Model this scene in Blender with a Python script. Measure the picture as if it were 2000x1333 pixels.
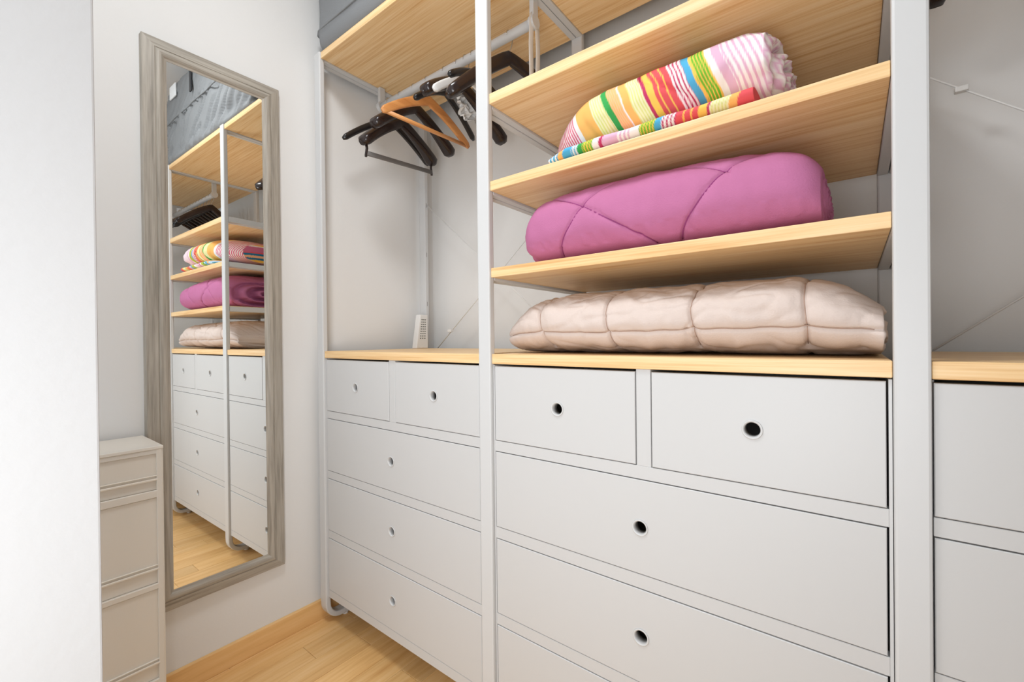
import bpy, bmesh, math, random
from mathutils import Vector, Matrix, noise

random.seed(7)
for o in list(bpy.data.objects):
    bpy.data.objects.remove(o)
S = bpy.context.scene
COL = S.collection

# ------------------------------------------------------------------ camera
cam_d = bpy.data.cameras.new('camera')
cam = bpy.data.objects.new('camera', cam_d)
COL.objects.link(cam)
cam_d.sensor_width = 36.0
cam_d.lens = 853.92 / 2000 * 36.0
cam_d.clip_start = 0.02
R_, U_, F_ = Vector((0.7879, 0.6157, -0.0107)), Vector((0.0056, 0.0102, 0.9999)), Vector((-0.6158, 0.7879, -0.0046))
m = Matrix.Identity(4)
for i in range(3):
    m[i][0], m[i][1], m[i][2] = R_[i], U_[i], -F_[i]
m[0][3], m[1][3], m[2][3] = 1.6139, -0.8573, 1.0765
cam.matrix_world = m
S.camera = cam

# ------------------------------------------------------------------ world, lamp, exposure
W = bpy.data.worlds.new('world')
S.world = W
W.use_nodes = True
W.node_tree.nodes['Background'].inputs[0].default_value = (0.97, 1.0, 1.035, 1)
W.node_tree.nodes['Background'].inputs[1].default_value = 0.74
# added fill light low behind the camera, turned left to lift shelf undersides
ld = bpy.data.lights.new('added_fill_light', 'AREA')
ld.shape = 'DISK'
ld.size = 0.7
ld.energy = 7.6
ld.color = (0.97, 1.0, 1.03)
lo = bpy.data.objects.new('added_fill_light', ld)
lo.location = (1.50, -1.22, 0.88)
lo.rotation_euler = (Vector((-.15, .05, 1.35)) - Vector(lo.location)).to_track_quat('-Z', 'Y').to_euler()
COL.objects.link(lo)
# added ceiling light, unseen, brightening the left bay and the floor
ld = bpy.data.lights.new('added_ceiling_light', 'AREA')
ld.shape = 'DISK'
ld.size = 0.45
ld.energy = 11.5
ld.color = (0.97, 1.0, 1.02)
lo = bpy.data.objects.new('added_ceiling_light', ld)
lo.location = (0.9, -0.62, 2.66)
COL.objects.link(lo)
S.view_settings.view_transform = 'Standard'
S.view_settings.look = 'None'
S.view_settings.gamma = 1
S.view_settings.use_curve_mapping = False
S.view_settings.exposure = 0.52

# ------------------------------------------------------------------ helpers
def lin(r, g, b):
    def f(c):
        c /= 255.0
        return c / 12.92 if c <= .04045 else ((c + .055) / 1.055) ** 2.4
    return (f(r), f(g), f(b), 1)

def newmat(name):
    M = bpy.data.materials.new(name)
    M.use_nodes = True
    nt = M.node_tree
    return M, nt, nt.nodes['Principled BSDF']

def plain(name, col, rough=.5, metal=0., bump=0., bscale=80., spec=.5, var=0.):
    M, nt, P = newmat(name)
    P.inputs['Base Color'].default_value = col
    P.inputs['Roughness'].default_value = rough
    P.inputs['Metallic'].default_value = metal
    P.inputs['Specular IOR Level'].default_value = spec
    if bump or var:
        tc = nt.nodes.new('ShaderNodeTexCoord')
        n = nt.nodes.new('ShaderNodeTexNoise')
        n.inputs['Scale'].default_value = bscale
        n.inputs['Detail'].default_value = 4
        nt.links.new(tc.outputs['Object'], n.inputs['Vector'])
        if bump:
            b = nt.nodes.new('ShaderNodeBump')
            b.inputs['Strength'].default_value = bump
            b.inputs['Distance'].default_value = .002
            nt.links.new(n.outputs['Fac'], b.inputs['Height'])
            nt.links.new(b.outputs['Normal'], P.inputs['Normal'])
        if var:
            mx = nt.nodes.new('ShaderNodeMix')
            mx.data_type = 'RGBA'
            mx.inputs[6].default_value = tuple(c * (1 - var) for c in col[:3]) + (1,)
            mx.inputs[7].default_value = col
            nt.links.new(n.outputs['Fac'], mx.inputs[0])
            nt.links.new(mx.outputs[2], P.inputs['Base Color'])
    return M

def wood(name, cols, scale, rough=.45, fine=(1, 1, 1), rnd=0., bump=.15, pos=(.3, .5, .72)):
    """streaky grain: noise stretched by 'scale' (object coordinates), a finer noise on top"""
    M, nt, P = newmat(name)
    N, L = nt.nodes, nt.links
    tc = N.new('ShaderNodeTexCoord')
    def stretched(sc, detail):
        mp = N.new('ShaderNodeMapping')
        mp.inputs['Scale'].default_value = sc
        L.new(tc.outputs['Object'], mp.inputs['Vector'])
        n = N.new('ShaderNodeTexNoise')
        n.inputs['Scale'].default_value = 1
        n.inputs['Detail'].default_value = detail
        n.inputs['Roughness'].default_value = .6
        if rnd:
            oi = N.new('ShaderNodeObjectInfo')
            ad = N.new('ShaderNodeVectorMath')
            ad.operation = 'MULTIPLY_ADD'
            cx = N.new('ShaderNodeCombineXYZ')
            L.new(oi.outputs['Random'], cx.inputs[0]); L.new(oi.outputs['Random'], cx.inputs[1])
            ad.inputs[1].default_value = (37, 53, 0)
            L.new(cx.outputs[0], ad.inputs[0]); L.new(mp.outputs[0], ad.inputs[2])
            L.new(ad.outputs[0], n.inputs['Vector'])
        else:
            L.new(mp.outputs[0], n.inputs['Vector'])
        return n
    a = stretched(scale, 3)
    b = stretched(tuple(s * f for s, f in zip(scale, fine)), 5)
    mx = N.new('ShaderNodeMath'); mx.operation = 'MULTIPLY_ADD'
    mx.inputs[1].default_value = .55
    L.new(a.outputs['Fac'], mx.inputs[0])
    m2 = N.new('ShaderNodeMath'); m2.operation = 'MULTIPLY'; m2.inputs[1].default_value = .45
    L.new(b.outputs['Fac'], m2.inputs[0]); L.new(m2.outputs[0], mx.inputs[2])
    r = N.new('ShaderNodeValToRGB')
    e = r.color_ramp.elements
    e[0].position, e[0].color = pos[0], cols[0]
    e[1].position, e[1].color = pos[2], cols[2]
    k = e.new(pos[1]); k.color = cols[1]
    L.new(mx.outputs[0], r.inputs[0])
    out = r.outputs[0]
    if rnd:
        oi = N.new('ShaderNodeObjectInfo')
        mr = N.new('ShaderNodeMapRange')
        mr.inputs[3].default_value = 1 - rnd; mr.inputs[4].default_value = 1 + rnd
        L.new(oi.outputs['Random'], mr.inputs[0])
        hs = N.new('ShaderNodeHueSaturation')
        L.new(mr.outputs[0], hs.inputs['Value']); L.new(out, hs.inputs['Color'])
        out = hs.outputs[0]
    L.new(out, P.inputs['Base Color'])
    P.inputs['Roughness'].default_value = rough
    bp = N.new('ShaderNodeBump'); bp.inputs['Strength'].default_value = bump; bp.inputs['Distance'].default_value = .001
    L.new(mx.outputs[0], bp.inputs['Height']); L.new(bp.outputs[0], P.inputs['Normal'])
    return M

def link(name, me, mat, parent=None, smooth=False):
    o = bpy.data.objects.new(name, me)
    if mat is not None and not me.materials:
        me.materials.append(mat)
    if smooth:
        for p in me.polygons:
            p.use_smooth = True
    COL.objects.link(o)
    if parent is not None:
        o.parent = parent
    return o

def tag(o, label=None, cat=None, group=None, kind=None):
    if label: o['label'] = label
    if cat: o['category'] = cat
    if group: o['group'] = group
    if kind: o['kind'] = kind
    return o

def thing(name, label, cat, loc=(0, 0, 0), group=None):
    o = bpy.data.objects.new(name, None)
    o.empty_display_size = .05
    o.location = loc
    COL.objects.link(o)
    return tag(o, label, cat, group)

def bm_box(bm, x0, x1, y0, y1, z0, z1, bev=0., seg=2):
    ret = bmesh.ops.create_cube(bm, size=1)
    vs = ret['verts']
    for v in vs:
        v.co = Vector(((x0 + x1) / 2 + v.co.x * (x1 - x0), (y0 + y1) / 2 + v.co.y * (y1 - y0), (z0 + z1) / 2 + v.co.z * (z1 - z0)))
    if bev:
        es = list({e for v in vs for e in v.link_edges})
        bmesh.ops.bevel(bm, geom=es, offset=bev, segments=seg, profile=.5, affect='EDGES')

def bm_mesh(bm, name):
    bmesh.ops.recalc_face_normals(bm, faces=bm.faces)
    me = bpy.data.meshes.new(name)
    bm.to_mesh(me)
    bm.free()
    return me

def box(name, b, mat, parent=None, bev=0., seg=2, off=(0, 0, 0)):
    """box b=(x0,x1,y0,y1,z0,z1); 'off' = parent's location so that coordinates are world ones"""
    bm = bmesh.new()
    bm_box(bm, b[0] - off[0], b[1] - off[0], b[2] - off[1], b[3] - off[1], b[4] - off[2], b[5] - off[2], bev, seg)
    return link(name, bm_mesh(bm, name), mat, parent)

def boxes(name, bs, mat, parent=None, bev=0., off=(0, 0, 0)):
    bm = bmesh.new()
    for b in bs:
        bm_box(bm, b[0] - off[0], b[1] - off[0], b[2] - off[1], b[3] - off[1], b[4] - off[2], b[5] - off[2], bev)
    return link(name, bm_mesh(bm, name), mat, parent)

def pydata(name, vs, fs):
    me = bpy.data.meshes.new(name)
    me.from_pydata([tuple(v) for v in vs], [], fs)
    me.update()
    return me

def sweep(pts, section, side, closed_ends=True):
    """loft: section(i,t)->list of (a,b) in (side, up) axes; side: horizontal hint vector"""
    pts = [Vector(p) for p in pts]
    n = len(pts); vs = []; fs = []
    for i, p in enumerate(pts):
        t = (pts[min(i + 1, n - 1)] - pts[max(i - 1, 0)]).normalized()
        s = Vector(side); s = (s - t * s.dot(t))
        if s.length < 1e-4: s = t.orthogonal()
        s.normalize()
        u = t.cross(s).normalized()
        sec = section(i, i / (n - 1))
        for a, b in sec:
            vs.append(p + s * a + u * b)
    k = len(sec)
    for i in range(n - 1):
        for j in range(k):
            fs.append((i * k + j, i * k + (j + 1) % k, (i + 1) * k + (j + 1) % k, (i + 1) * k + j))
    if closed_ends:
        fs.append(tuple(range(k - 1, -1, -1)))
        fs.append(tuple((n - 1) * k + j for j in range(k)))
    return vs, fs

def circ(r, k=10):
    return [(r * math.cos(2 * math.pi * j / k), r * math.sin(2 * math.pi * j / k)) for j in range(k)]

def supel(a, b, p=3.0, k=16):
    o = []
    for j in range(k):
        th = 2 * math.pi * (j + .5) / k
        c, s = math.cos(th), math.sin(th)
        o.append((a * math.copysign(abs(c) ** (2 / p), c), b * math.copysign(abs(s) ** (2 / p), s)))
    return o

def rrect(a, b, r, n=3):
    o = []
    for cx, cy, a0 in ((a - r, b - r, 0), (-a + r, b - r, 90), (-a + r, -b + r, 180), (a - r, -b + r, 270)):
        for i in range(n + 1):
            t = math.radians(a0 + 90 * i / n)
            o.append((cx + r * math.cos(t), cy + r * math.sin(t)))
    return o

def tube(name, pts, r, mat, parent=None, k=10, side=(1, 0, 0), off=(0, 0, 0)):
    pts = [Vector(p) - Vector(off) for p in pts]
    vs, fs = sweep(pts, lambda i, t: circ(r, k), side)
    return link(name, pydata(name, vs, fs), mat, parent, smooth=True)

def lathe_y(prof, k=28):
    """profile [(radius, y)] spun about the Y axis"""
    vs, fs = [], []
    for r, y in prof:
        for j in range(k):
            t = 2 * math.pi * j / k
            vs.append((r * math.cos(t), y, r * math.sin(t)))
    for i in range(len(prof) - 1):
        for j in range(k):
            fs.append((i * k + j, (i + 1) * k + j, (i + 1) * k + (j + 1) % k, i * k + (j + 1) % k))
    return vs, fs

# ------------------------------------------------------------------ materials
M_wall = plain('wall_paint', (.785, .776, .76, 1), .9, bump=.12, bscale=120)
M_stub = plain('wall_paint_rough', (.53, .53, .53, 1), .9, bump=.3, bscale=60)
M_ceil = plain('ceiling_paint', (.85, .85, .85, 1), .9)
M_white = plain('white_lacquer', (.60, .596, .588, 1), .38, spec=.4)
M_front = plain('drawer_white', (.59, .586, .579, 1), .42, spec=.4)
M_post = plain('white_powder_coat', (.62, .62, .617, 1), .4, spec=.4)
M_dark = plain('dark_slot', (.02, .018, .015, 1), .8)
M_bamboo = wood('bamboo', (lin(218, 168, 108), lin(238, 200, 146), lin(246, 214, 168)), (2.2, 70, 70), .42, (2, 3, 3), pos=(.34, .5, .64))
M_base = wood('oak_baseboard', (lin(222, 174, 112), lin(234, 188, 126), lin(240, 198, 140)), (60, 3, 40), .45)
M_plank = wood('oak_plank', (lin(210, 156, 94), lin(230, 184, 122), lin(240, 200, 146)), (28, 2.0, 1), .38, (3, 2.5, 1), rnd=.10, pos=(.3, .5, .7))
M_black = plain('black_plastic', (.014, .012, .012, 1), .28, bump=.05)
M_brown = plain('dark_brown_plastic', (.022, .012, .010, 1), .22)
M_hwood = wood('hanger_wood', (lin(190, 120, 62), lin(214, 146, 84), lin(226, 164, 102)), (30, 4, 30), .4)
M_chrome = plain('steel_wire', (.75, .74, .72, 1), .25, metal=1)
M_bar = plain('grey_bar', (.16, .145, .135, 1), .5)
M_clear = plain('white_plastic', (.78, .77, .75, 1), .4)
M_bag = plain('grey_polyester', lin(134, 136, 138), .65, bump=.6, bscale=500, var=.12)
M_bagd = plain('dark_piping', lin(46, 47, 50), .6)
M_label = plain('white_label', (.85, .86, .87, 1), .6)
M_pink = plain('pink_cotton', lin(188, 114, 154), .85, bump=.35, bscale=350, spec=.2)
M_pinkd = plain('pink_thread', lin(150, 66, 122), .85)
M_cream = plain('cream_cotton', lin(213, 197, 188), .8, bump=.35, bscale=300, spec=.25)
M_creamd = plain('beige_thread', lin(178, 152, 137), .85)
M_frame_v = wood('grey_stained_wood_upright', (lin(136, 129, 118), lin(166, 158, 146), lin(186, 178, 166)), (70, 70, 3.5), .5, (2, 2, 2))
M_frame_h = wood('grey_stained_wood_rail', (lin(136, 129, 118), lin(166, 158, 146), lin(186, 178, 166)), (70, 3.5, 70), .5, (2, 2, 2))
M_mirror = plain('mirror_silver', (.93, .945, .935, 1), .0, metal=1)
M_frost, nt, P = newmat('frosted_polypropylene')
P.inputs['Base Color'].default_value = (.93, .88, .80, 1)
P.inputs['Roughness'].default_value = .35
tr = nt.nodes.new('ShaderNodeBsdfTranslucent'); tr.inputs[0].default_value = (.93, .88, .80, 1)
mxs = nt.nodes.new('ShaderNodeMixShader'); mxs.inputs[0].default_value = .3
nt.links.new(P.outputs[0], mxs.inputs[1]); nt.links.new(tr.outputs[0], mxs.inputs[2])
nt.links.new(mxs.outputs[0], nt.nodes['Material Output'].inputs[0])
M_stripe, nt, P = newmat('striped_cotton')
at = nt.nodes.new('ShaderNodeAttribute'); at.attribute_name = 'stripe'
nt.links.new(at.outputs['Color'], P.inputs['Base Color'])
P.inputs['Roughness'].default_value = .85
P.inputs['Specular IOR Level'].default_value = .2

# ------------------------------------------------------------------ the room
XL, XR, YB, YF, ZC = -.028, 2.62, .612, -1.25, 2.75
tag(box('wall_left', (XL - .12, XL, YF, YB + .12, -.02, ZC), M_wall), kind='structure')
tag(box('wall_back', (XL, XR, YB, YB + .12, -.02, ZC), M_wall), kind='structure')
tag(box('wall_right', (XR, XR + .12, YF, YB + .12, -.02, ZC), M_wall), kind='structure')
wf = boxes('wall_stub_and_shade_block', [(.62, .75, YF, -.727, 0, ZC), (1.88, XR, -1.12, -1.0, 0, ZC)], M_stub, bev=.003)  # first box: visible wall stub; second: unseen block added to shade the right bay
tag(wf, kind='structure')
tag(box('ceiling', (XL - .12, XR + .12, YF, YB + .12, ZC, ZC + .1), M_ceil), kind='structure')
floor = tag(box('floor', (XL - .1, XR + .1, YF, YB + .1, -.06, -.012), M_dark), kind='structure')
tag(box('baseboard_left', (XL, XL + .015, YF, YB - .015, 0, .074), M_base, bev=.002), kind='structure')
tag(box('baseboard_back', (XL, XR, YB - .015, YB, 0, .074), M_base, bev=.002), kind='structure')

plank_cache = {}
def plank(x0, x1, y0, y1):
    key = (round(x1 - x0, 4), round(y1 - y0, 3))
    if key not in plank_cache:
        bm = bmesh.new()
        g = .0005
        bm_box(bm, g - key[0] / 2, key[0] / 2 - g, g - key[1] / 2, key[1] / 2 - g, -.012, 0)
        bmesh.ops.bevel(bm, geom=[e for e in bm.edges if all(v.co.z > -.001 for v in e.verts)], offset=.0006, segments=1, affect='EDGES')
        me = bm_mesh(bm, 'plank'); me.materials.append(M_plank)
        plank_cache[key] = me
    o = link('plank', plank_cache[key], None, floor)
    o.location = ((x0 + x1) / 2, (y0 + y1) / 2, 0)
PW = .0905
k = -10
while True:
    x0 = .806 + PW * k
    x1 = x0 + PW
    k += 1
    if x1 <= XL + .001: continue
    if x0 >= XR: break
    x0, x1 = max(x0, XL), min(x1, XR)
    start = {1: -.134, 5: -.119, 2: -.234}.get(k, random.uniform(-.5, .1))
    L = .5
    y = start
    while y > YF: y -= L
    while y < YB:
        a, b = max(y, YF), min(y + L, YB)
        if b - a > .01: plank(x0, x1, a, b)
        y += L

# made-up fitting above the added ceiling light, out of view
t = thing('added_ceiling_lamp', 'round white ceiling lamp added above the room, out of view', 'lamp', (.9, -.62, 2.75))
vs, fs = lathe_y([(0, -.075), (.25, -.075), (.26, -.06), (.26, 0), (0, 0)], 36)
link('lamp_housing', pydata('lamp_housing', [(x, z, y) for x, y, z in vs], fs), M_clear, t)

# ------------------------------------------------------------------ wardrobe uprights
PX = [0.0, .83, 1.66, 2.49]
PWD = .0415
ZT = 2.1635
Z_A, Z_B, Z_C, Z_W, Z_TOP = (1.6865, 1.7134), (1.4619, 1.4866), (1.2367, 1.2613), (1.0121, 1.0380), (2.1390, 2.1640)
frame_labels = ['white metal wardrobe upright in the corner next to the mirror',
                'white metal wardrobe upright between the hanging rail and the stacked shelves',
                'wide white metal wardrobe upright right of the rolled duvets',
                'white metal wardrobe upright against the far right wall']
frame_bars = [[Z_TOP], [Z_TOP, Z_A, Z_B, Z_C], [Z_TOP, Z_A, Z_B, Z_C], [Z_TOP]]
YFR, YBK = .0, .525
def make_upright(i):
    x = PX[i] + PWD / 2
    t = thing('wardrobe_upright', frame_labels[i], 'wardrobe frame', (x, 0, 0), 'wardrobe uprights')
    th, r = .010, .055
    path = [(0, YFR + th, ZT), (0, YFR + th, 1.5), (0, YFR + th, .8), (0, YFR + th, .03 + r)]
    for a in range(1, 9):
        q = math.radians(90 * a / 8)
        path.append((0, YFR + th + r - r * math.cos(q), .022 + r - r * math.sin(q)))
    for a in range(0, 9):
        q = math.radians(90 * a / 8)
        path.append((0, YBK - th - r + r * math.sin(q), .022 + r - r * math.cos(q)))
    path += [(0, YBK - th, .8), (0, YBK - th, 1.5), (0, YBK - th, ZT)]
    vs, fs = sweep(path, lambda i, t: rrect(PWD / 2, th, .004, 2), (1, 0, 0))
    link('upright_loop', pydata('upright_loop', vs, fs), M_post, t)
    for z0, z1 in frame_bars[i]:
        bm = bmesh.new()
        for s in (-1, 1):
            xa, xb = sorted((s * .0012, s * PWD / 2))
            bm_box(bm, xa, xb, .0202, YBK - .0202, z0 - .006, z1 - .006, .0012, 1)
        bm_box(bm, -.006, .006, .03, YBK - .03, z0 + .004, z1 - .008)
        link('crossbar', bm_mesh(bm, 'crossbar'), M_post, t)
    for y in (.09, .43):
        vs, fs = sweep([(0, y, 0), (0, y, .0125)], lambda i, t: circ(.011, 14), (1, 0, 0))
        link('foot_glide', pydata('foot_glide', vs, fs), M_clear, t)
    for z in (1.245, 1.475, 1.706, 1.936):
        s = 1 if i < 3 else -1
        box('slot', (s * PWD / 2 - .0004, s * PWD / 2 + .0003, .513, .515, z - .010, z + .010), M_bar, t)
for i in range(4):
    make_upright(i)

# ------------------------------------------------------------------ shelves and worktops
def board(name, bay, z, label, cat, group, y0=.006, y1=.51, ext=.0):
    x0, x1 = PX[bay] + PWD + .0006, PX[bay + 1] - .0006
    o = box(name, (x0, x1, y0, y1, z[0], z[1]), M_bamboo, None, .0015, 2, ((x0 + x1) / 2, 0, 0))
    o.location.x = (x0 + x1) / 2
    return tag(o, label, cat, group)
board('bamboo_shelf', 1, Z_A, 'bamboo shelf right above the striped bedding', 'shelf', 'bamboo shelves')
board('bamboo_shelf', 1, Z_B, 'bamboo shelf carrying the striped bedding', 'shelf', 'bamboo shelves')
board('bamboo_shelf', 1, Z_C, 'bamboo shelf carrying the rolled pink duvet', 'shelf', 'bamboo shelves')
for b, l in enumerate(('top bamboo shelf above the clothes hangers, under the grey storage bag',
                       'top bamboo shelf over the middle bay of stacked bedding',
                       'top bamboo shelf over the right bay')):
    board('bamboo_shelf', b, Z_TOP, l, 'shelf', 'bamboo shelves')
for b, l in enumerate(('bamboo worktop on the left drawer unit with the small white scent box',
                       'bamboo worktop carrying the folded cream duvet',
                       'bamboo worktop on the drawer unit at the right edge')):
    board('bamboo_worktop', b, Z_W, l, 'worktop', 'bamboo worktops', y1=.511)

# ------------------------------------------------------------------ drawer units
ROWS = [(.8145, 1.0065), (.5895, .7835), (.3640, .5570), (.1375, .3315)]      # drawer fronts (z0,z1)
RAILS = [(.7855, .8130), (.5590, .5880), (.3335, .3625), (.1065, .1360)]
HOLE_Z = [.9118, .6850, .4590, .2335]
FY = .0095
def drawer_front_mesh(w, h, hz):
    """panel centred on x, bottom at 0, front at y=0, round hole at height hz"""
    key = (round(w, 4), round(h, 4), round(hz, 4))
    if key in drawer_front_mesh.c: return drawer_front_mesh.c[key]
    bm = bmesh.new()
    c = .0012
    def loop_rect(y, ins):
        return [bm.verts.new(p) for p in ((-w / 2 + ins, y, ins), (w / 2 - ins, y, ins), (w / 2 - ins, y, h - ins), (-w / 2 + ins, y, h - ins))]
    def loop_circ(y, r, n=28):
        return [bm.verts.new((r * math.cos(2 * math.pi * j / n), y, hz + r * math.sin(2 * math.pi * j / n))) for j in range(n)]
    f0, f1, f2 = loop_rect(0, c), loop_rect(c, 0), loop_rect(.018, 0)
    c0, c1 = loop_circ(0, .0150), loop_circ(.018, .0150)
    def edges(l): return [bm.edges.new((l[i], l[(i + 1) % len(l)])) for i in range(len(l))]
    bmesh.ops.triangle_fill(bm, use_beauty=True, use_dissolve=False, edges=edges(f0) + edges(c0))
    bmesh.ops.triangle_fill(bm, use_beauty=True, use_dissolve=False, edges=edges(f2) + edges(c1))
    for a, b in ((f0, f1), (f1, f2), (c0, c1)):
        for i in range(len(a)):
            bm.faces.new((a[i], a[(i + 1) % len(a)], b[(i + 1) % len(a)], b[i]))
    me = bm_mesh(bm, 'drawer')
    me.materials.append(M_front)
    drawer_front_mesh.c[key] = me
    return me
drawer_front_mesh.c = {}
vs, fs = lathe_y([(.0160, .0002), (.0172, -.0004), (.0170, -.0016), (.0158, -.0022), (.0140, -.0016), (.0128, .0005), (.0124, .004), (.0120, .019), (.0148, .019)], 32)
ring_me = pydata('pull_ring', vs, fs); ring_me.materials.append(M_white)
for p in ring_me.polygons: p.use_smooth = True
unit_labels = ['white five-drawer unit under the hanging rail, next to the mirror',
               'white five-drawer unit in the middle, below the cream duvet',
               'white drawer unit at the right edge, behind the wide upright']
for b in range(3):
    x0, x1 = PX[b] + PWD + .001, PX[b + 1] - .001
    xc = (x0 + x1) / 2
    t = thing('drawer_unit', unit_labels[b], 'drawer unit', (xc, 0, 0), 'drawer units')
    o = (xc, 0, 0)
    boxes('carcass', [(x0, x0 + .0042, .011 if b < 2 else .032, .50, .1065, 1.0095), (x1 - .0042, x1, .011, .50, .1065, 1.0095),
                      (x0 + .004, x1 - .004, .49, .50, .1065, 1.0095), (x0 + .004, x1 - .004, .02, .49, .1065, .115)], M_front, t, 0, o)
    for z0, z1 in RAILS:
        box('rail', (x0 + (.0042 if b < 2 else .0008), x1 - .0042, .0105, .030, z0, z1), M_front, t, .0008, 1, o)
    dx = .0055 + xc
    box('divider', (xc - .0125 + .006, xc + .0180 + .006 , .0105, .49, .8130, 1.0120), M_front, t, .0008, 1, o)
    xl, xr = x0 + (.0062 if b < 2 else .0018), x1 - .0070
    dl, dr = xc - .0085, xc + .0260
    for r, (z0, z1) in enumerate(ROWS):
        spans = [(xl, dl), (dr, xr)] if r == 0 else [(xl, xr)]
        for a, c in spans:
            dw = link('drawer', drawer_front_mesh(c - a, z1 - z0, HOLE_Z[r] - z0), None, t)
            dw.location = ((a + c) / 2 - xc, FY, z0)
            rg = link('pull_ring', ring_me, None, dw)
            rg.location = (0, 0, HOLE_Z[r] - z0)

# ------------------------------------------------------------------ cross braces on the back
def brace(bay, label):
    x0, x1 = PX[bay] + PWD - .002, PX[bay + 1] + .002
    t = thing('cross_brace', label, 'brace', ((x0 + x1) / 2, .522, 1.345), 'wardrobe cross braces')
    off = t.location
    for (xa, za, xb, zb, y) in ((x0, 1.708, x1, 1.032, .520), (x0, .992, x1, 1.652, .527)):
        tube('rod', [(xa, y, za), ((xa + xb) / 2, y, (za + zb) / 2), (xb, y, zb)], .0022, M_clear, t, 8, (0, 1, 0), off)
    for xx, zz in ((x0 + .145, 1.116 if bay == 0 else 1.112), (x0 + .105, 1.618)):
        if (bay == 0) == (zz > 1.5): continue
        box('tension_clip', (xx - .011, xx + .011, .514, .530, zz - .006, zz + .006), M_clear, t, .002, 2, off)
brace(0, 'thin white cross brace on the wall behind the left bay')
brace(2, 'thin white cross brace on the wall behind the right bay')

# ------------------------------------------------------------------ clothes rails
RY, RZ = .265, 2.06
def clothes_rail(bay, label):
    xa, xb = PX[bay] + PWD, PX[bay + 1]
    t = thing('clothes_rail', label, 'clothes rail', ((xa + xb) / 2, RY, RZ), 'clothes rails')
    off = t.location
    tube('rod', [(xa + .006, RY, RZ), (xa + .2, RY, RZ), (xb - .2, RY, RZ), (xb + .012, RY, RZ)], .0148, M_post, t, 18, (0, 1, 0), off)
    for x, s in ((xa + .012, 1), (xb + .006, -1)):
        box('bracket', (x - .008, x + .008, RY - .013, RY + .013, RZ + .012, Z_TOP[0] - .0015), M_post, t, .002, 2, off)
        vs, fs = sweep([(x - .009 - off[0], 0, 0), (x + .009 - off[0], 0, 0)], lambda i, tt: circ(.0205, 18), (0, 1, 0))
        link('rail_holder', pydata('rail_holder', vs, fs), M_post, t)
clothes_rail(0, 'white clothes rail under the top shelf, left bay')
clothes_rail(2, 'white clothes rail in the right bay, seen in the mirror')

# ------------------------------------------------------------------ hangers
def hanger(name, label, xh, f, b, kind, mat, zn=1.985, bar=None, group='clothes hangers on the left rail', hookmat=None):
    base = Vector((xh, RY, RZ))
    t = thing(name, label, 'hanger', base, group)
    neck = Vector(((f[0] + b[0]) / 2 * .4 + xh * .6, RY, zn))
    f, b = Vector(f), Vector(b)
    pts = []
    n = 14
    lift = .014
    for i in range(n, 0, -1):
        s = i / n
        p = neck.lerp(f, s); p.z += lift * 4 * s * (1 - s) * .8; pts.append((p, s))
    pts.append((neck, 0))
    for i in range(1, n + 1):
        s = i / n
        p = neck.lerp(b, s); p.z += lift * 4 * s * (1 - s) * .8; pts.append((p, s))
    ax = (b - f); ax.z = 0; ax.normalize()
    side = Vector((-ax.y, ax.x, 0))
    ss = [s for _, s in pts]
    if kind == 'wide':
        dims = lambda s: (.008 + .021 * s ** 1.2, .0225 - .004 * s, 3.4)
    elif kind == 'mid':
        dims = lambda s: (.008 + .012 * s, .020 - .003 * s, 3.2)
    elif kind == 'slim':
        dims = lambda s: (.006 + .004 * s, .013 - .002 * s, 3.0)
    elif kind == 'flat':
        dims = lambda s: (.0055 + .0015 * s, .0125, 4.5)
    else:
        dims = lambda s: (.0070, .0185 - .005 * s, 5.0)
    def sec(i, tt):
        s = ss[i]
        a, h, p = dims(s)
        if i in (0, len(ss) - 1): a, h = a * .55, h * .55
        elif i in (1, len(ss) - 2): a, h = a * .97, h * .98
        return supel(a, h, p, 16)
    P2 = [p - base for p, _ in pts]
    # rounder tips: pull the last section close to its neighbour
    for e, nx in ((0, 1), (-1, -2)):
        P2[e] = P2[nx].lerp(P2[e], .75)
    vs, fs = sweep(P2, sec, side)
    link('hanger_arms', pydata('hanger_arms', vs, fs), mat, t, smooth=True)
    # steel hook
    hp = [neck - base + Vector((0, 0, .004)), Vector((0, .002, -.045)), Vector((0, .012, -.024))]
    for a in range(-30, 200, 14):
        q = math.radians(a)
        hp.append(Vector((0, .0168 * math.cos(q), .0168 * math.sin(q))))
    tube('hook', hp, .0016, hookmat or M_chrome, t, 7, (1, 0, 0))
    if bar:
        dz, bm_, w, h = bar
        ff, bb = f.lerp(neck, .09), b.lerp(neck, .09)
        a0, a1 = ff + Vector((0, 0, -dz)) - base, bb + Vector((0, 0, -dz)) - base
        vs, fs = sweep([a0, a0.lerp(a1, .5), a1], lambda i, tt: rrect(w, h, min(w, h) * .5, 2), side)
        link('trouser_bar', pydata('trouser_bar', vs, fs), bm_, t, smooth=True)
        if dz > .02:
            for q, a in ((ff, a0), (bb, a1)):
                tube('bar_clip', [q - base, q.lerp(a + base, .6) - base + Vector((0, .004 if q is ff else -.004, 0)), a + Vector((0, 0, -.006)), a + Vector((0, .0, -.014))], .0048, mat, t, 8, tuple(side))
    return t
G1 = 'clothes hangers on the left rail'
hanger('coat_hanger', 'slim black hanger reaching furthest left on the rail', .108, (.100, .055, 1.838), (.112, .47, 1.858), 'slim', M_black)
hanger('coat_hanger', 'wide black coat hanger with a grey trouser bar', .183, (.219, .06, 1.792), (.148, .47, 1.852), 'wide', M_brown, 1.955, bar=(.045, M_bar, .004, .0085))
hanger('coat_hanger', 'wide dark hanger just behind the wooden hanger', .268, (.285, .06, 1.835), (.261, .47, 1.862), 'wide', M_brown)
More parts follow.
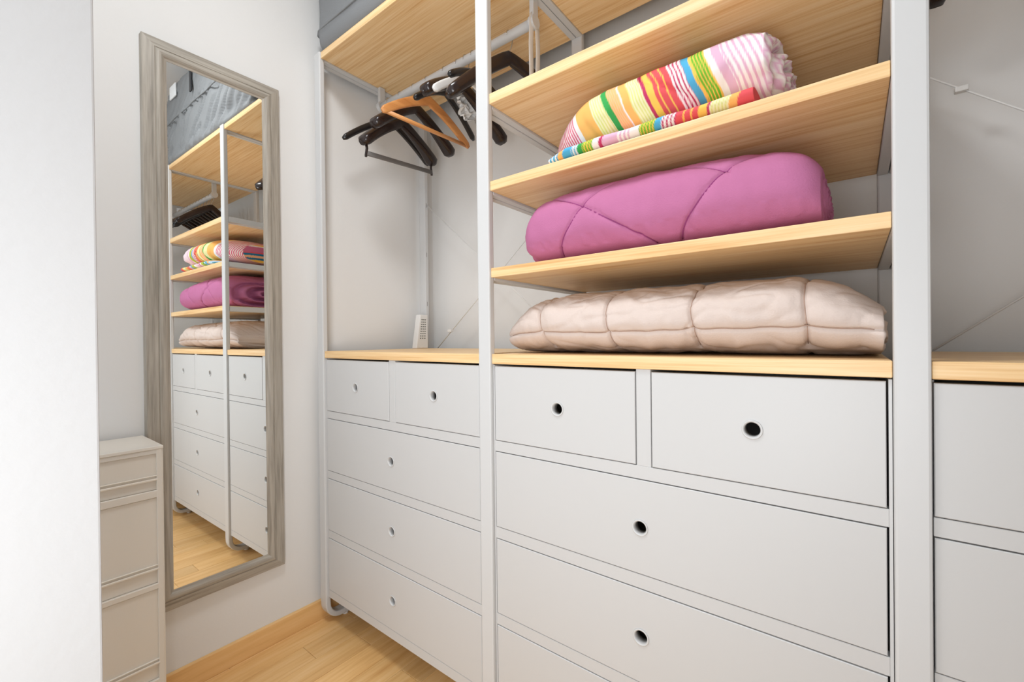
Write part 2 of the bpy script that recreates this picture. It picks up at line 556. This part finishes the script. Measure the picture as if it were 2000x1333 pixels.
hanger('wooden_hanger', 'light wooden hanger with a wooden bar', .345, (.343, .055, 1.863), (.358, .475, 1.871), 'wood', M_hwood, 1.985, bar=(.004, M_hwood, .0055, .0065))
hanger('coat_hanger', 'slim black hanger mostly hidden behind the wooden hanger', .440, (.462, .10, 1.884), (.40, .46, 1.885), 'slim', M_black)
hanger('coat_hanger', 'black hanger with a square end beside the white hanger', .507, (.520, .09, 1.885), (.549, .47, 1.832), 'wide', M_brown)
hanger('plastic_hanger', 'white plastic hanger between two black ones', .545, (.566, .09, 1.872), (.597, .45, 1.87), 'flat', M_clear)
hanger('coat_hanger', 'slim black hanger with its end up near the rail, left of the middle upright', .581, (.627, .10, 1.900), (.641, .47, 1.842), 'slim', M_black)
hanger('coat_hanger', 'broad black coat hanger at the right end of the left rail', .740, (.640, .08, 1.822), (.825, .455, 1.875), 'wide', M_brown, 1.99)
t = thing('crumpled_film', 'crumpled white plastic film hanging between the hangers', 'plastic film', (.487, .33, 1.93))
vs, fs = [], []
n = 16
for i in range(n + 1):
    for j in range(n + 1):
        a, b_ = i / n - .5, j / n - .5
        p = Vector((a * .006, a * .085, b_ * .075))
        q = p * 60
        p += Vector((noise.noise(q + Vector((3, 1, 2))), .35 * noise.noise(q + Vector((8, 2, 5))), .35 * noise.noise(q + Vector((1, 9, 4))))) * .030
        vs.append(p)
for i in range(n):
    for j in range(n):
        fs.append((i * (n + 1) + j, (i + 1) * (n + 1) + j, (i + 1) * (n + 1) + j + 1, i * (n + 1) + j + 1))
link('film', pydata('film', vs, fs), M_clear, t)
# hanging ribbon at the rail's end
t = thing('hanging_ribbon', 'folded white ribbon hanging from the right end of the left rail', 'ribbon', (.838, RY, RZ))
for i, (dy, dx, l) in enumerate(((-.014, -.006, .31), (.015, .003, .32))):
    pts = [Vector((0, dy * .2, .021)), Vector((0, dy, .012)), Vector((dx * .3, dy * 1.2, -.08)), Vector((dx, dy * .6, -.2)), Vector((dx * 1.5, dy * .3, -l))]
    vs, fs = sweep(pts, lambda i, tt: rrect(.0008, .011, .0004, 1), (1, 0, 0))
    link('ribbon_tail', pydata('ribbon_tail', vs, fs), M_clear, t, smooth=True)
# right rail: dark hangers, seen in the mirror
G3 = 'black hangers on the right rail'
for i in range(11):
    x = 1.765 + i * .058
    j = random.uniform(-.012, .012)
    hanger('coat_hanger', 'black hanger in the close row on the right rail', x, (x - .01 + j, .06, 1.84 + random.uniform(-.02, .02)),
           (x + (.01 - j if i else -.006), .47, (1.84 + random.uniform(-.01, .02)) if i else 1.785), 'mid', M_black if i % 2 else M_brown, group=G3)

# ------------------------------------------------------------------ storage bags on the top shelves
def rbox_grid(x0, x1, y0, y1, z0, z1, r, nx, ny, nz, disp):
    """rounded box as six displaced grids, welded"""
    bm = bmesh.new()
    c = Vector(((x0 + x1) / 2, (y0 + y1) / 2, (z0 + z1) / 2))
    h = Vector(((x1 - x0) / 2, (y1 - y0) / 2, (z1 - z0) / 2))
    def face(ax, sg, na, nb):
        a1, a2 = [(1, 2), (2, 0), (0, 1)][ax]
        g = []
        for i in range(na + 1):
            row = []
            for j in range(nb + 1):
                p = Vector((0, 0, 0))
                p[ax] = sg * h[ax]; p[a1] = h[a1] * (2 * i / na - 1); p[a2] = h[a2] * (2 * j / nb - 1)
                q = Vector([max(-(h[k] - r), min(h[k] - r, p[k])) for k in range(3)])
                d = p - q
                if d.length > 1e-6:
                    nrm = d.normalized(); p = q + nrm * r
                else:
                    nrm = Vector((0, 0, 0)); nrm[ax] = sg
                row.append(bm.verts.new(c + p + nrm * disp(c + p, nrm)))
            g.append(row)
        for i in range(na):
            for j in range(nb):
                bm.faces.new((g[i][j], g[i + 1][j], g[i + 1][j + 1], g[i][j + 1]))
    N = (nx, ny, nz)
    for ax in range(3):
        a1, a2 = [(1, 2), (2, 0), (0, 1)][ax]
        for sg in (-1, 1): face(ax, sg, N[a1], N[a2])
    bmesh.ops.remove_doubles(bm, verts=bm.verts, dist=1e-5)
    return bm

def bag(label, x0, x1, y0, zt, seam_z, wr, seed, extras, rad=.035, nz_=.012):
    z0 = Z_TOP[1] + .0005
    off = Vector(((x0 + x1) / 2, .25, z0))
    t = thing('storage_bag', label, 'bag', off, 'grey storage bags on the top shelf')
    def disp(p, n):
        if n.z < -.5: return 0
        k = min(1, (p.z - z0) / .06)
        v = noise.noise(Vector((p.x * 5 + seed, p.y * 5, p.z * 9))) * nz_
        # creases fanning down from the seam
        cr = noise.noise(Vector((p.x * 14 + (p.z - z0) * 16 + seed, p.z * 5, p.y * 3)))
        v -= wr * .020 * max(0, 1 - abs(cr) * 5) * (1 if p.z < seam_z + .02 else .35)
        if abs(p.z - seam_z) < .012: v += .006 * (1 - abs(p.z - seam_z) / .012)
        return v * k
    bm = rbox_grid(x0, x1, y0, .50, z0, zt, rad, int((x1 - x0) * 120), 30, 44, disp)
    for v in bm.verts: v.co -= off
    link('bag_body', bm_mesh(bm, 'bag_body'), M_bag, t, smooth=True)
    # piping along the seam, front and both ends
    q = y0 - .003
    pts = [Vector((x0 - .002, .45, seam_z)), Vector((x0 - .003, y0 + .035, seam_z)), Vector((x0 + .009, y0 + .009, seam_z)), Vector((x0 + .036, q, seam_z))]
    for i in range(1, 12): pts.append(Vector((x0 + .036 + (x1 - x0 - .072) * i / 12, q - (.004 if wr else .002), seam_z + .003 * wr * math.sin(i * 2.1))))
    pts += [Vector((x1 - .036, q, seam_z)), Vector((x1 - .009, y0 + .009, seam_z)), Vector((x1 + .003, y0 + .035, seam_z)), Vector((x1 + .002, .45, seam_z))]
    tube('piping', pts, .0035, M_bag, t, 8, (0, 0, 1), off)
    for kind, xa, za, zb, w, mt in extras:
        boxm = box(kind, (xa - w, xa + w, y0 - .012, y0 - .004, za, zb), mt, t, .003, 2, off)
bag('smooth grey storage bag on the top shelf above the hangers', .002, .512, .004, 2.52, 2.240, .0, 3, [('strap', .30, 2.262, 2.47, .006, M_bagd)], .05, .005)
bag('creased grey storage bag with a white tag, seen in the mirror', .532, 1.70, .000, 2.62, 2.395, 1.0, 11,
    [('strap', 1.235, 2.46, 2.60, .012, M_bagd), ('care_tag', 1.52, 2.52, 2.595, .05, M_label)])

# ------------------------------------------------------------------ bedding
def roll(name, X0, X1, sect, ends, nx, nk, disp, cap=None, colour=None):
    """bedding surface: for each x a closed section sect(x,th)->(y,z); ends(x)->scale toward the section's core"""
    vs, fs, cols = [], [], []
    for i in range(nx + 1):
        u = i / nx
        x = X0 + (X1 - X0) * u
        for j in range(nk):
            th = 2 * math.pi * j / nk
            y, z, ny, nz, s = sect(x, u, th)
            d = disp(x, s, y, z)
            vs.append(Vector((x, y + ny * d, z + nz * d)))
    for i in range(nx):
        for j in range(nk):
            fs.append((i * nk + j, i * nk + (j + 1) % nk, (i + 1) * nk + (j + 1) % nk, (i + 1) * nk + j))
    # end caps: concentric rings towards the core, pushed in/out by cap()
    nr = 36
    for e, i in ((0, 0), (1, nx)):
        ring0 = list(range(i * nk, i * nk + nk))
        c = sum((vs[q] for q in ring0), Vector()) / nk
        prev = ring0
        for r in range(1, nr + 1):
            rr = 1 - r / nr
            cur = []
            if r == nr:
                vs.append(c + Vector((cap(e, 0, 0, c.y, c.z), 0, 0)) if cap else c); ci = len(vs) - 1
                for j in range(nk):
                    f = (prev[j], prev[(j + 1) % nk], ci)
                    fs.append(f if e == 1 else f[::-1])
                break
            for j in range(nk):
                p = c.lerp(vs[ring0[j]], rr)
                if cap: p = p + Vector((cap(e, rr, 2 * math.pi * j / nk, p.y, p.z), 0, 0))
                vs.append(p); cur.append(len(vs) - 1)
            for j in range(nk):
                f = (prev[j], prev[(j + 1) % nk], cur[(j + 1) % nk], cur[j])
                fs.append(f if e == 1 else f[::-1])
            prev = cur
    me = pydata(name, vs, fs)
    if colour:
        ca = me.color_attributes.new('stripe', 'FLOAT_COLOR', 'POINT')
        for i, v in enumerate(vs):
            ca.data[i].color = colour(v)
    bm = bmesh.new(); bm.from_mesh(me); bmesh.ops.recalc_face_normals(bm, faces=bm.faces); bm.to_mesh(me); bm.free()
    return me

def sup_section(yc, zc, a, b, p, th, flat=0):
    c, s = math.cos(th), math.sin(th)
    y = a * math.copysign(abs(c) ** (2 / p), c)
    z = b * math.copysign(abs(s) ** (2 / p), s)
    n = Vector((math.copysign(abs(y / a) ** (p - 1), y) / a, math.copysign(abs(z / b) ** (p - 1), z) / b))
    if n.length > 0: n.normalize()
    return yc + y, zc + z, n.x, n.y

def groove(d, w):
    return -math.exp(-(d / w) ** 2)

# --- pink duvet, rolled
PZ0, PZ1, PXA, PXB = 1.2618, 1.450, .950, 1.572
def pink_sect(x, u, th):
    q = abs(2 * u - 1) ** 9 if u < .5 else abs(2 * u - 1) ** 13
    b = (PZ1 - PZ0) / 2 * (1 - .24 * q) * (1 - .28 * max(0, u - .55))
    a = .215 * (1 - .10 * q)
    yc = .225 + .012 * q + .012 * (1 - u)
    zc = PZ0 + b
    y, z, ny, nz = sup_section(yc, zc, a, b, 2.7, th)
    s = (z - PZ0) if y < yc else .19 + (y - yc)      # height along the front, then over the top
    if y < yc and z > zc: s = (z - PZ0) + max(0, (y - (yc - a)) * .6)
    return y, z, ny, nz, s
def pink_disp(x, s, y, z):
    d = .0045 * noise.noise(Vector((x * 9, s * 9, y * 4))) + .0018 * noise.noise(Vector((x * 38, s * 20, y * 8)))
    A = x + 1.5 * s
    B = x - s / 1.2
    for c in (.99, 1.305, 1.622):
        if c > 1.6 and x > 1.44: continue
        d += .0048 * groove((A - c) / 1.8, .0028) + .0025 * groove((A - c) / 1.8, .012)
    for c in (.72, 1.032, 1.322, 1.63):
        d += .0048 * groove((B - c) / 1.3, .0028) + .0025 * groove((B - c) / 1.3, .012)
    if z < PZ0 + .012: d = max(-.004, min(d, 0))
    if y < .05 and z < PZ0 + .05:
        d += .003 * noise.noise(Vector((x * 60, z * 25, 3)))
    return d
def pink_cap(e, r, th, y, z):
    # spiral of the roll's end
    ph = (1 - r) * 2.6 - th / (2 * math.pi)
    v = .022 * math.cos(2 * math.pi * ph) * min(1, (1 - r) * 4) + .006 * noise.noise(Vector((y * 40, z * 40, e)))
    bul = .012 * (1 - r ** 2)
    return (-(bul * .8) + v) if e == 0 else (bul - abs(v) * .5)
t = thing('pink_duvet', 'rolled pink quilted duvet on the middle shelf', 'duvet', (1.26, .22, PZ0), )
me = roll('rolled_duvet', PXA, PXB, pink_sect, None, 420, 200, pink_disp, pink_cap)
me.transform(Matrix.Translation((-1.26, -.22, -PZ0)))
link('rolled_duvet', me, M_pink, t, smooth=True)
def surf_line(X0, X1, sect, disp, path, out=.0006):
    pts = []
    for x, th in path:
        y, z, ny, nz, s_ = sect(x, (x - X0) / (X1 - X0), th)
        d = disp(x, s_, y, z) + out
        pts.append(Vector((x, y + ny * d, z + nz * d)))
    return pts
def diag_path(f, target, X0, X1, sect):
    # follow f(x, s) = target over the front and top of the roll
    path = []
    for k in range(60):
        th = math.radians(232 - 130 * k / 59)
        lo_, hi_ = X0 + .01, X1 - .008
        g = lambda x: f(x, sect(x, (x - X0) / (X1 - X0), th)[4]) - target
        if g(lo_) * g(hi_) > 0: continue
        for _ in range(30):
            md = (lo_ + hi_) / 2
            if g(lo_) * g(md) <= 0: hi_ = md
            else: lo_ = md
        path.append((lo_, th))
    return path
off = Vector((1.26, .22, PZ0))
for f, cs in ((lambda x, s_: x + 1.5 * s_, (1.305, 1.622)), (lambda x, s_: x - s_ / 1.2, (1.032, 1.322))):
    for c in cs:
        p = diag_path(f, c, PXA, PXB, pink_sect)
        if c > 1.6: p = [q for q in p if q[0] < 1.433]
        if len(p) > 4: tube('seam_stitching', surf_line(PXA, PXB, pink_sect, pink_disp, p, .0012), .0013, M_pinkd, t, 6, (1, 0, 0), off)

# --- cream duvet, folded flat
CZ0, CZ1, CXA, CXB = 1.0386, 1.196, .878, 1.652
def cream_sect(x, u, th):
    q = abs(2 * u - 1) ** 5
    l = max(0, .20 - u) / .20
    rr = max(0, u - .82) / .18
    b = (CZ1 - CZ0) / 2 * (1 - .46 * l ** 2.6) * (1 - .40 * rr ** 2)
    a = .225 * (1 - .10 * l ** 2 - .06 * rr ** 2)
    yc = .25 + .02 * l
    zc = CZ0 + b
    y, z, ny, nz = sup_section(yc, zc, a, b, 2.5, th)
    s = (z - CZ0) + max(0, (y - (yc - a)))
    return y, z, ny, nz, s
def cream_disp(x, s, y, z):
    d = .006 * noise.noise(Vector((x * 7, s * 7, 1))) + .0042 * noise.noise(Vector((x * 22 + s * 10, s * 14, 5))) + .0012 * noise.noise(Vector((x * 70, s * 50, 2)))
    d -= .0028 * max(0, 1 - abs(noise.noise(Vector((x * 8 + 3, s * 16 - x * 6, 9)))) * 9)
    wob = .006 * noise.noise(Vector((s * 12, x * 3, 4)))
    for c in (1.0, 1.182, 1.362, 1.548):
        d += .006 * groove(x - c - wob, .0035) + .004 * groove(x - c - wob, .016)
    wob = .005 * noise.noise(Vector((x * 9, 2, 4)))
    if y < .13: d += .006 * groove(z - CZ0 - .046 - wob, .0035) + .004 * groove(z - CZ0 - .046 - wob, .014)
    for c in (.232, .41):
        d += .006 * groove(s - c - wob, .0035) + .004 * groove(s - c - wob, .016)
    if z < CZ0 + .010: d = max(-.004, min(d, 0))
    return d
def cream_cap(e, r, th, y, z):
    lay = (z - CZ0) / .042 + .5 * noise.noise(Vector((y * 6, z * 10, 7)))
    v = -.014 * max(0, 1 - abs((lay % 1) - .5) * 5) * (1 - r ** 6)
    bul = .020 * (1 - r ** 2)
    v += .006 * noise.noise(Vector((y * 25, z * 35, e * 5)))
    return -(.030 * (1 - r ** 2) + v * .6 * (1 - r ** 2)) if e == 0 else (bul * .5 + v)
t = thing('cream_duvet', 'folded cream quilted duvet lying on the middle worktop', 'duvet', (1.265, .25, CZ0))
me = roll('folded_duvet', CXA, CXB, cream_sect, None, 420, 200, cream_disp, cream_cap)
me.transform(Matrix.Translation((-1.265, -.25, -CZ0)))
link('folded_duvet', me, M_cream, t, smooth=True)
off = Vector((1.265, .25, CZ0))
for c in (1.0, 1.182, 1.362, 1.548):
    p = []
    for k in range(70):
        th = math.radians(236 - 150 * k / 69)
        s_ = cream_sect(c, (c - CXA) / (CXB - CXA), th)[4]
        p.append((c + .006 * noise.noise(Vector((s_ * 12, c * 3, 4))), th))
    tube('seam_stitching', surf_line(CXA, CXB, cream_sect, cream_disp, p, .0010), .0010, M_creamd, t, 6, (1, 0, 0), off)
p = []
for k in range(90):
    x = CXA + .012 + (CXB - CXA - .024) * k / 89
    tg = CZ0 + .046 + .005 * noise.noise(Vector((x * 9, 2, 4)))
    a_, b_ = math.radians(178), math.radians(240)
    g = lambda th: cream_sect(x, (x - CXA) / (CXB - CXA), th)[1] - tg
    if g(a_) * g(b_) > 0: continue
    for _ in range(26):
        md = (a_ + b_) / 2
        if g(a_) * g(md) <= 0: b_ = md
        else: a_ = md
    p.append((x, a_))
if len(p) > 4: tube('seam_stitching', surf_line(CXA, CXB, cream_sect, cream_disp, p, .0012), .0011, M_creamd, t, 6, (0, 0, 1), off)

# --- striped bedding: a thin folded layer with a rolled layer on top
c_white, c_pink, c_lilac = lin(244, 238, 236), lin(218, 92, 128), lin(226, 180, 204)
c_crim, c_or, c_yel, c_pale = lin(196, 62, 104), lin(248, 184, 104), lin(250, 200, 96), lin(238, 234, 190)
c_green, c_lime, c_blue, c_coral, c_peach = lin(62, 164, 84), lin(112, 184, 56), lin(84, 172, 212), lin(228, 90, 96), lin(246, 188, 144)
c_ly = lin(222, 222, 140)
UP = [ # (end x, colour, line colour or None, line period, line share)
    (1.100, c_white, c_pink, .0075, .5), (1.112, c_white, None, 0, 0), (1.158, c_or, None, 0, 0),
    (1.192, c_pale, c_ly, .0066, .45), (1.206, c_green, None, 0, 0), (1.230, c_peach, c_or, .005, .4), (1.233, c_white, None, 0, 0),
    (1.249, c_or, None, 0, 0), (1.277, c_pale, c_ly, .0056, .45), (1.284, c_crim, None, 0, 0), (1.298, c_yel, None, 0, 0),
    (1.306, c_coral, None, 0, 0), (1.309, c_yel, None, 0, 0), (1.322, c_coral, None, 0, 0), (1.325, c_yel, None, 0, 0), (1.338, c_coral, None, 0, 0),
    (1.366, c_white, c_crim, .0075, .42), (1.379, c_blue, None, 0, 0), (1.383, c_yel, None, 0, 0),
    (1.406, c_lime, c_yel, .0056, .35), (1.409, c_yel, None, 0, 0), (1.421, c_white, None, 0, 0), (1.437, c_lilac, None, 0, 0),
    (9, c_white, c_lilac, .0105, .42)]
DOWN = [(1.078, c_blue, c_white, .010, .4), (1.090, c_or, None, 0, 0), (1.112, c_blue, None, 0, 0), (1.128, c_white, c_blue, .007, .4), (1.140, c_green, None, 0, 0),
    (1.166, c_yel, c_lime, .007, .55), (1.182, c_white, None, 0, 0), (1.190, c_crim, None, 0, 0), (1.222, c_lilac, None, 0, 0), (1.250, c_lilac, c_white, .009, .5),
    (1.272, c_white, None, 0, 0), (1.305, c_lime, c_yel, .0066, .4), (1.318, c_blue, None, 0, 0), (1.345, c_white, c_crim, .0075, .42),
    (1.358, c_coral, None, 0, 0), (1.361, c_yel, None, 0, 0), (1.372, c_coral, None, 0, 0), (1.375, c_yel, None, 0, 0), (1.386, c_coral, None, 0, 0),
    (1.402, c_yel, None, 0, 0), (1.407, c_crim, None, 0, 0), (1.440, c_pale, c_ly, .006, .45), (1.455, c_or, None, 0, 0), (9, c_coral, None, 0, 0)]
def stripe(tab, u):
    for e, c, lc, per, sh in tab:
        if u < e:
            if lc is not None and ((u / per) % 1) < sh: return lc
            return c
SZ0, SZ1 = 1.4871, 1.526
UZ0, UZ1 = 1.519, 1.668
def low_sect(x, u, th):
    q = max(0, .12 - u) / .12
    b = (SZ1 - SZ0) / 2 * (1 - .45 * q)
    y, z, ny, nz = sup_section(.215, SZ0 + b, .208 - .01 * q, b, 2.6, th)
    return y, z, ny, nz, z
def low_disp(x, s, y, z):
    d = .003 * noise.noise(Vector((x * 14, y * 9, 3)))
    return d if z > SZ0 + .008 else 0
def up_sect(x, u, th):
    l = max(0, .40 - u) / .40
    rr = max(0, u - .88) / .12
    b = (UZ1 - UZ0) / 2 * (1 - .26 * l ** 2.2) * (1 - .10 * rr ** 2) * (.92 + .08 * u)
    fr, bk = .023 + .125 * l ** 2.0, .413 - .03 * l ** 2
    y, z, ny, nz = sup_section((fr + bk) / 2, UZ0 + b, (bk - fr) / 2, b, 2.35, th)
    return y, z, ny, nz, z
def up_disp(x, s, y, z):
    d = .004 * noise.noise(Vector((x * 11, z * 11, y * 5))) + .0015 * noise.noise(Vector((x * 40, z * 30, 4)))
    front = 1 if y < .2 else .4
    d += front * .009 * groove((z - 1.600) + (x - 1.290) * .75, .006) * (1 if 1.26 < x < 1.37 else 0)
    for xc, k in ((1.135, .5), (1.205, -.4), (1.39, -.35), (1.43, -.5)):
        d += front * .005 * groove(x - xc + k * (z - 1.56), .010) * max(0, min(1, (1.60 - z) / .05))
    if x > 1.43: d += (.010 * noise.noise(Vector((x * 8, z * 38, y * 26))) + .0018 * noise.noise(Vector((x * 50, z * 50, y * 50)))) * min(1, (x - 1.43) / .05)
    return d
def up_cap(e, r, th, y, z):
    if e == 0: return -.010 * (1 - r ** 2)
    v = .030 * (1 - r ** 2) * .6
    v += .012 * math.sin(2 * math.pi * (1 - r) * 3.2 + th * 2) * (1 - r ** 8) + .010 * noise.noise(Vector((y * 50, z * 50, 2)))
    return v
def up_col(v):
    if v.x < .9915:      # folded layers at the left end
        for zt, c in ((1.532, c_yel), (1.543, lin(40, 120, 160)), (1.556, c_peach), (1.568, lin(40, 120, 160)), (1.574, c_coral), (1.606, lin(205, 112, 146)), (1.612, c_white), (9, c_or)):
            if v.z + .006 * noise.noise(Vector((v.y * 8, v.z * 5, 1))) < zt: return c
    return stripe(UP, v.x + .33 * (v.z - 1.565) * (1 if v.y < .22 else 1) + .006 * noise.noise(Vector((v.x * 12, v.z * 25, v.y * 10))))
def low_col(v):
    return stripe(DOWN, v.x - .5 * (v.z - 1.505) + .003 * noise.noise(Vector((v.x * 12, v.z * 25, v.y * 10))))
t = thing('striped_bedding', 'rolled bedding with multicoloured stripes on the upper shelf', 'bedding', (1.28, .21, SZ0))
for nm, X0, X1, sc, dp, cp, cf, nx, nk in (('lower_fold', 1.045, 1.478, low_sect, low_disp, None, low_col, 480, 40), ('upper_roll', .992, 1.492, up_sect, up_disp, up_cap, up_col, 520, 80)):
    me = roll(nm, X0, X1, sc, None, nx, nk, dp, cp, cf)
    me.transform(Matrix.Translation((-1.28, -.21, -SZ0)))
    link(nm, me, M_stripe, t, smooth=True)

# ------------------------------------------------------------------ scent box leaning in the corner of the left bay
t = thing('scent_box', 'small white perforated scent box standing on the left worktop', 'scent box', (.060, .452, Z_W[1] + .001))
bm = bmesh.new()
bm_box(bm, -.016, .016, -.034, .034, 0, .152, .003)
for v in bm.verts:
    k = v.co.z / .152
    v.co.y = v.co.y * (1 - .38 * k) + .012 * k
link('box_shell', bm_mesh(bm, 'box_shell'), M_clear, t)
bm = bmesh.new()
for r in range(9):
    for c in range(3):
        z = .045 + r * .0105
        k = z / .152
        y = (-.016 + c * .014) * (1 - .38 * k) + .012 * k
        bm_box(bm, .0155, .0166, y - .0034, y + .0034, z - .0022, z + .0022)
o = link('vent_holes', bm_mesh(bm, 'vent_holes'), plain('vent_grey', (.16, .17, .15, 1), .7), t)
tag(o, kind='stuff')

# ------------------------------------------------------------------ wall mirror
MY0, MY1, MZ0, MZ1 = -.513, -.126, .272, 1.980
MT = thing('wall_mirror', 'tall mirror in a grey stained wooden frame', 'mirror', (XL, -.5, 0))
MT.rotation_euler.z = math.radians(.63)
FW = .0585
prof = [(0, .0), (0, .021), (.002, .0235), (.029, .0275), (.030, .0262), (.0315, .0262), (.0325, .0285), (.035, .0300), (.040, .0310), (.046, .0305), (.050, .0285), (.0535, .0250), (.0585, .0235), (.0585, 0.010)]
def frame_piece(c0, c1, i0, i1, mat):
    vs, fs = [], []
    for (cy, cz), (iy, iz) in ((c0, i0), (c1, i1)):
        for d, h in prof:
            k = d / FW
            vs.append((h, cy + (iy - cy) * k, cz + (iz - cz) * k))
    n = len(prof)
    for j in range(n - 1):
        fs.append((j, j + 1, n + j + 1, n + j))
    fs.append(tuple(range(n))); fs.append(tuple(range(2 * n - 1, n - 1, -1)))
    me = pydata('frame_piece', vs, fs)
    bm = bmesh.new(); bm.from_mesh(me); bmesh.ops.recalc_face_normals(bm, faces=bm.faces); bm.to_mesh(me); bm.free()
    return link('frame_piece', me, mat, MT)
y0, y1 = MY0 + .5, MY1 + .5
O = [(y0, MZ0), (y1, MZ0), (y1, MZ1), (y0, MZ1)]
I = [(y0 + FW, MZ0 + FW), (y1 - FW, MZ0 + FW), (y1 - FW, MZ1 - FW), (y0 + FW, MZ1 - FW)]
for i, mt in ((0, M_frame_h), (1, M_frame_v), (2, M_frame_h), (3, M_frame_v)):
    frame_piece(O[i], O[(i + 1) % 4], I[i], I[(i + 1) % 4], mt)
box('mirror_glass', (.018, .0225, y0 + FW - .006, y1 - FW + .006, MZ0 + FW - .006, MZ1 - FW + .006), M_mirror, MT)

# ------------------------------------------------------------------ frosted plastic drawer tower
TX0, TX1, TY0, TY1 = -.010, .19, -.722, -.521
off = Vector(((TX0 + TX1) / 2, (TY0 + TY1) / 2, 0))
t = thing('plastic_drawer_tower', 'frosted plastic drawer tower in the corner left of the mirror', 'drawer tower', off)
w = .0115
boxes('case', [(TX0, TX1 - .001, TY0, TY0 + w * .5, 0, .807), (TX0, TX1 - .001, TY1 - w * .5, TY1, 0, .807), (TX0, TX0 + .004, TY0, TY1, 0, .807), (TX0, TX1 + .002, TY0, TY1, .801, .809)], M_frost, t, .0015, off)
tiers = [(.695, .7900, .7228), (.453, .6760, .4912), (.2055, .4390, .2472), (.015, .1930, .045)]
for a, b in ((.789, .801), (.676, .6945), (.439, .4525), (.192, .2050), (0, .0135)):
    box('case_bar', (TX1 - .02, TX1, TY0 + w * .5, TY1 - w * .5, a, b), M_frost, t, .001, 1, off)
for y in (TY0 + w * .25, TY1 - w * .75):
    box('case_stile', (TX1 - .02, TX1 + .0005, y - w * .5, y + w * .5, 0, .801), M_frost, t, .001, 1, off)
for z0, z1, zr in tiers:
    d = box('drawer', (TX1 - .010, TX1 - .004, TY0 + w, TY1 - w, zr, z1 - .0015), M_frost, t, .001, 1, off)
    box('grip_lip', (TX1 - .006, TX1 + .001, TY0 + w, TY1 - w, zr - .0025, zr + .0025), M_frost, d, .001, 1, off)
    box('grip_recess', (TX1 - .0105, TX1 - .0065, TY0 + w, TY1 - w, z0 + .0005, zr - .001), M_frost, d, .0005, 1, off)
    box('rim_ridge', (TX1 - .006, TX1 + .0005, TY0 + w, TY1 - w, zr + .009, zr + .0105), M_frost, d, .0004, 1, off)
    box('drawer_tray', (TX0 + .01, TX1 - .011, TY0 + w, TY1 - w, z0 + .004, z0 + .008), M_frost, d, 0, 1, off)
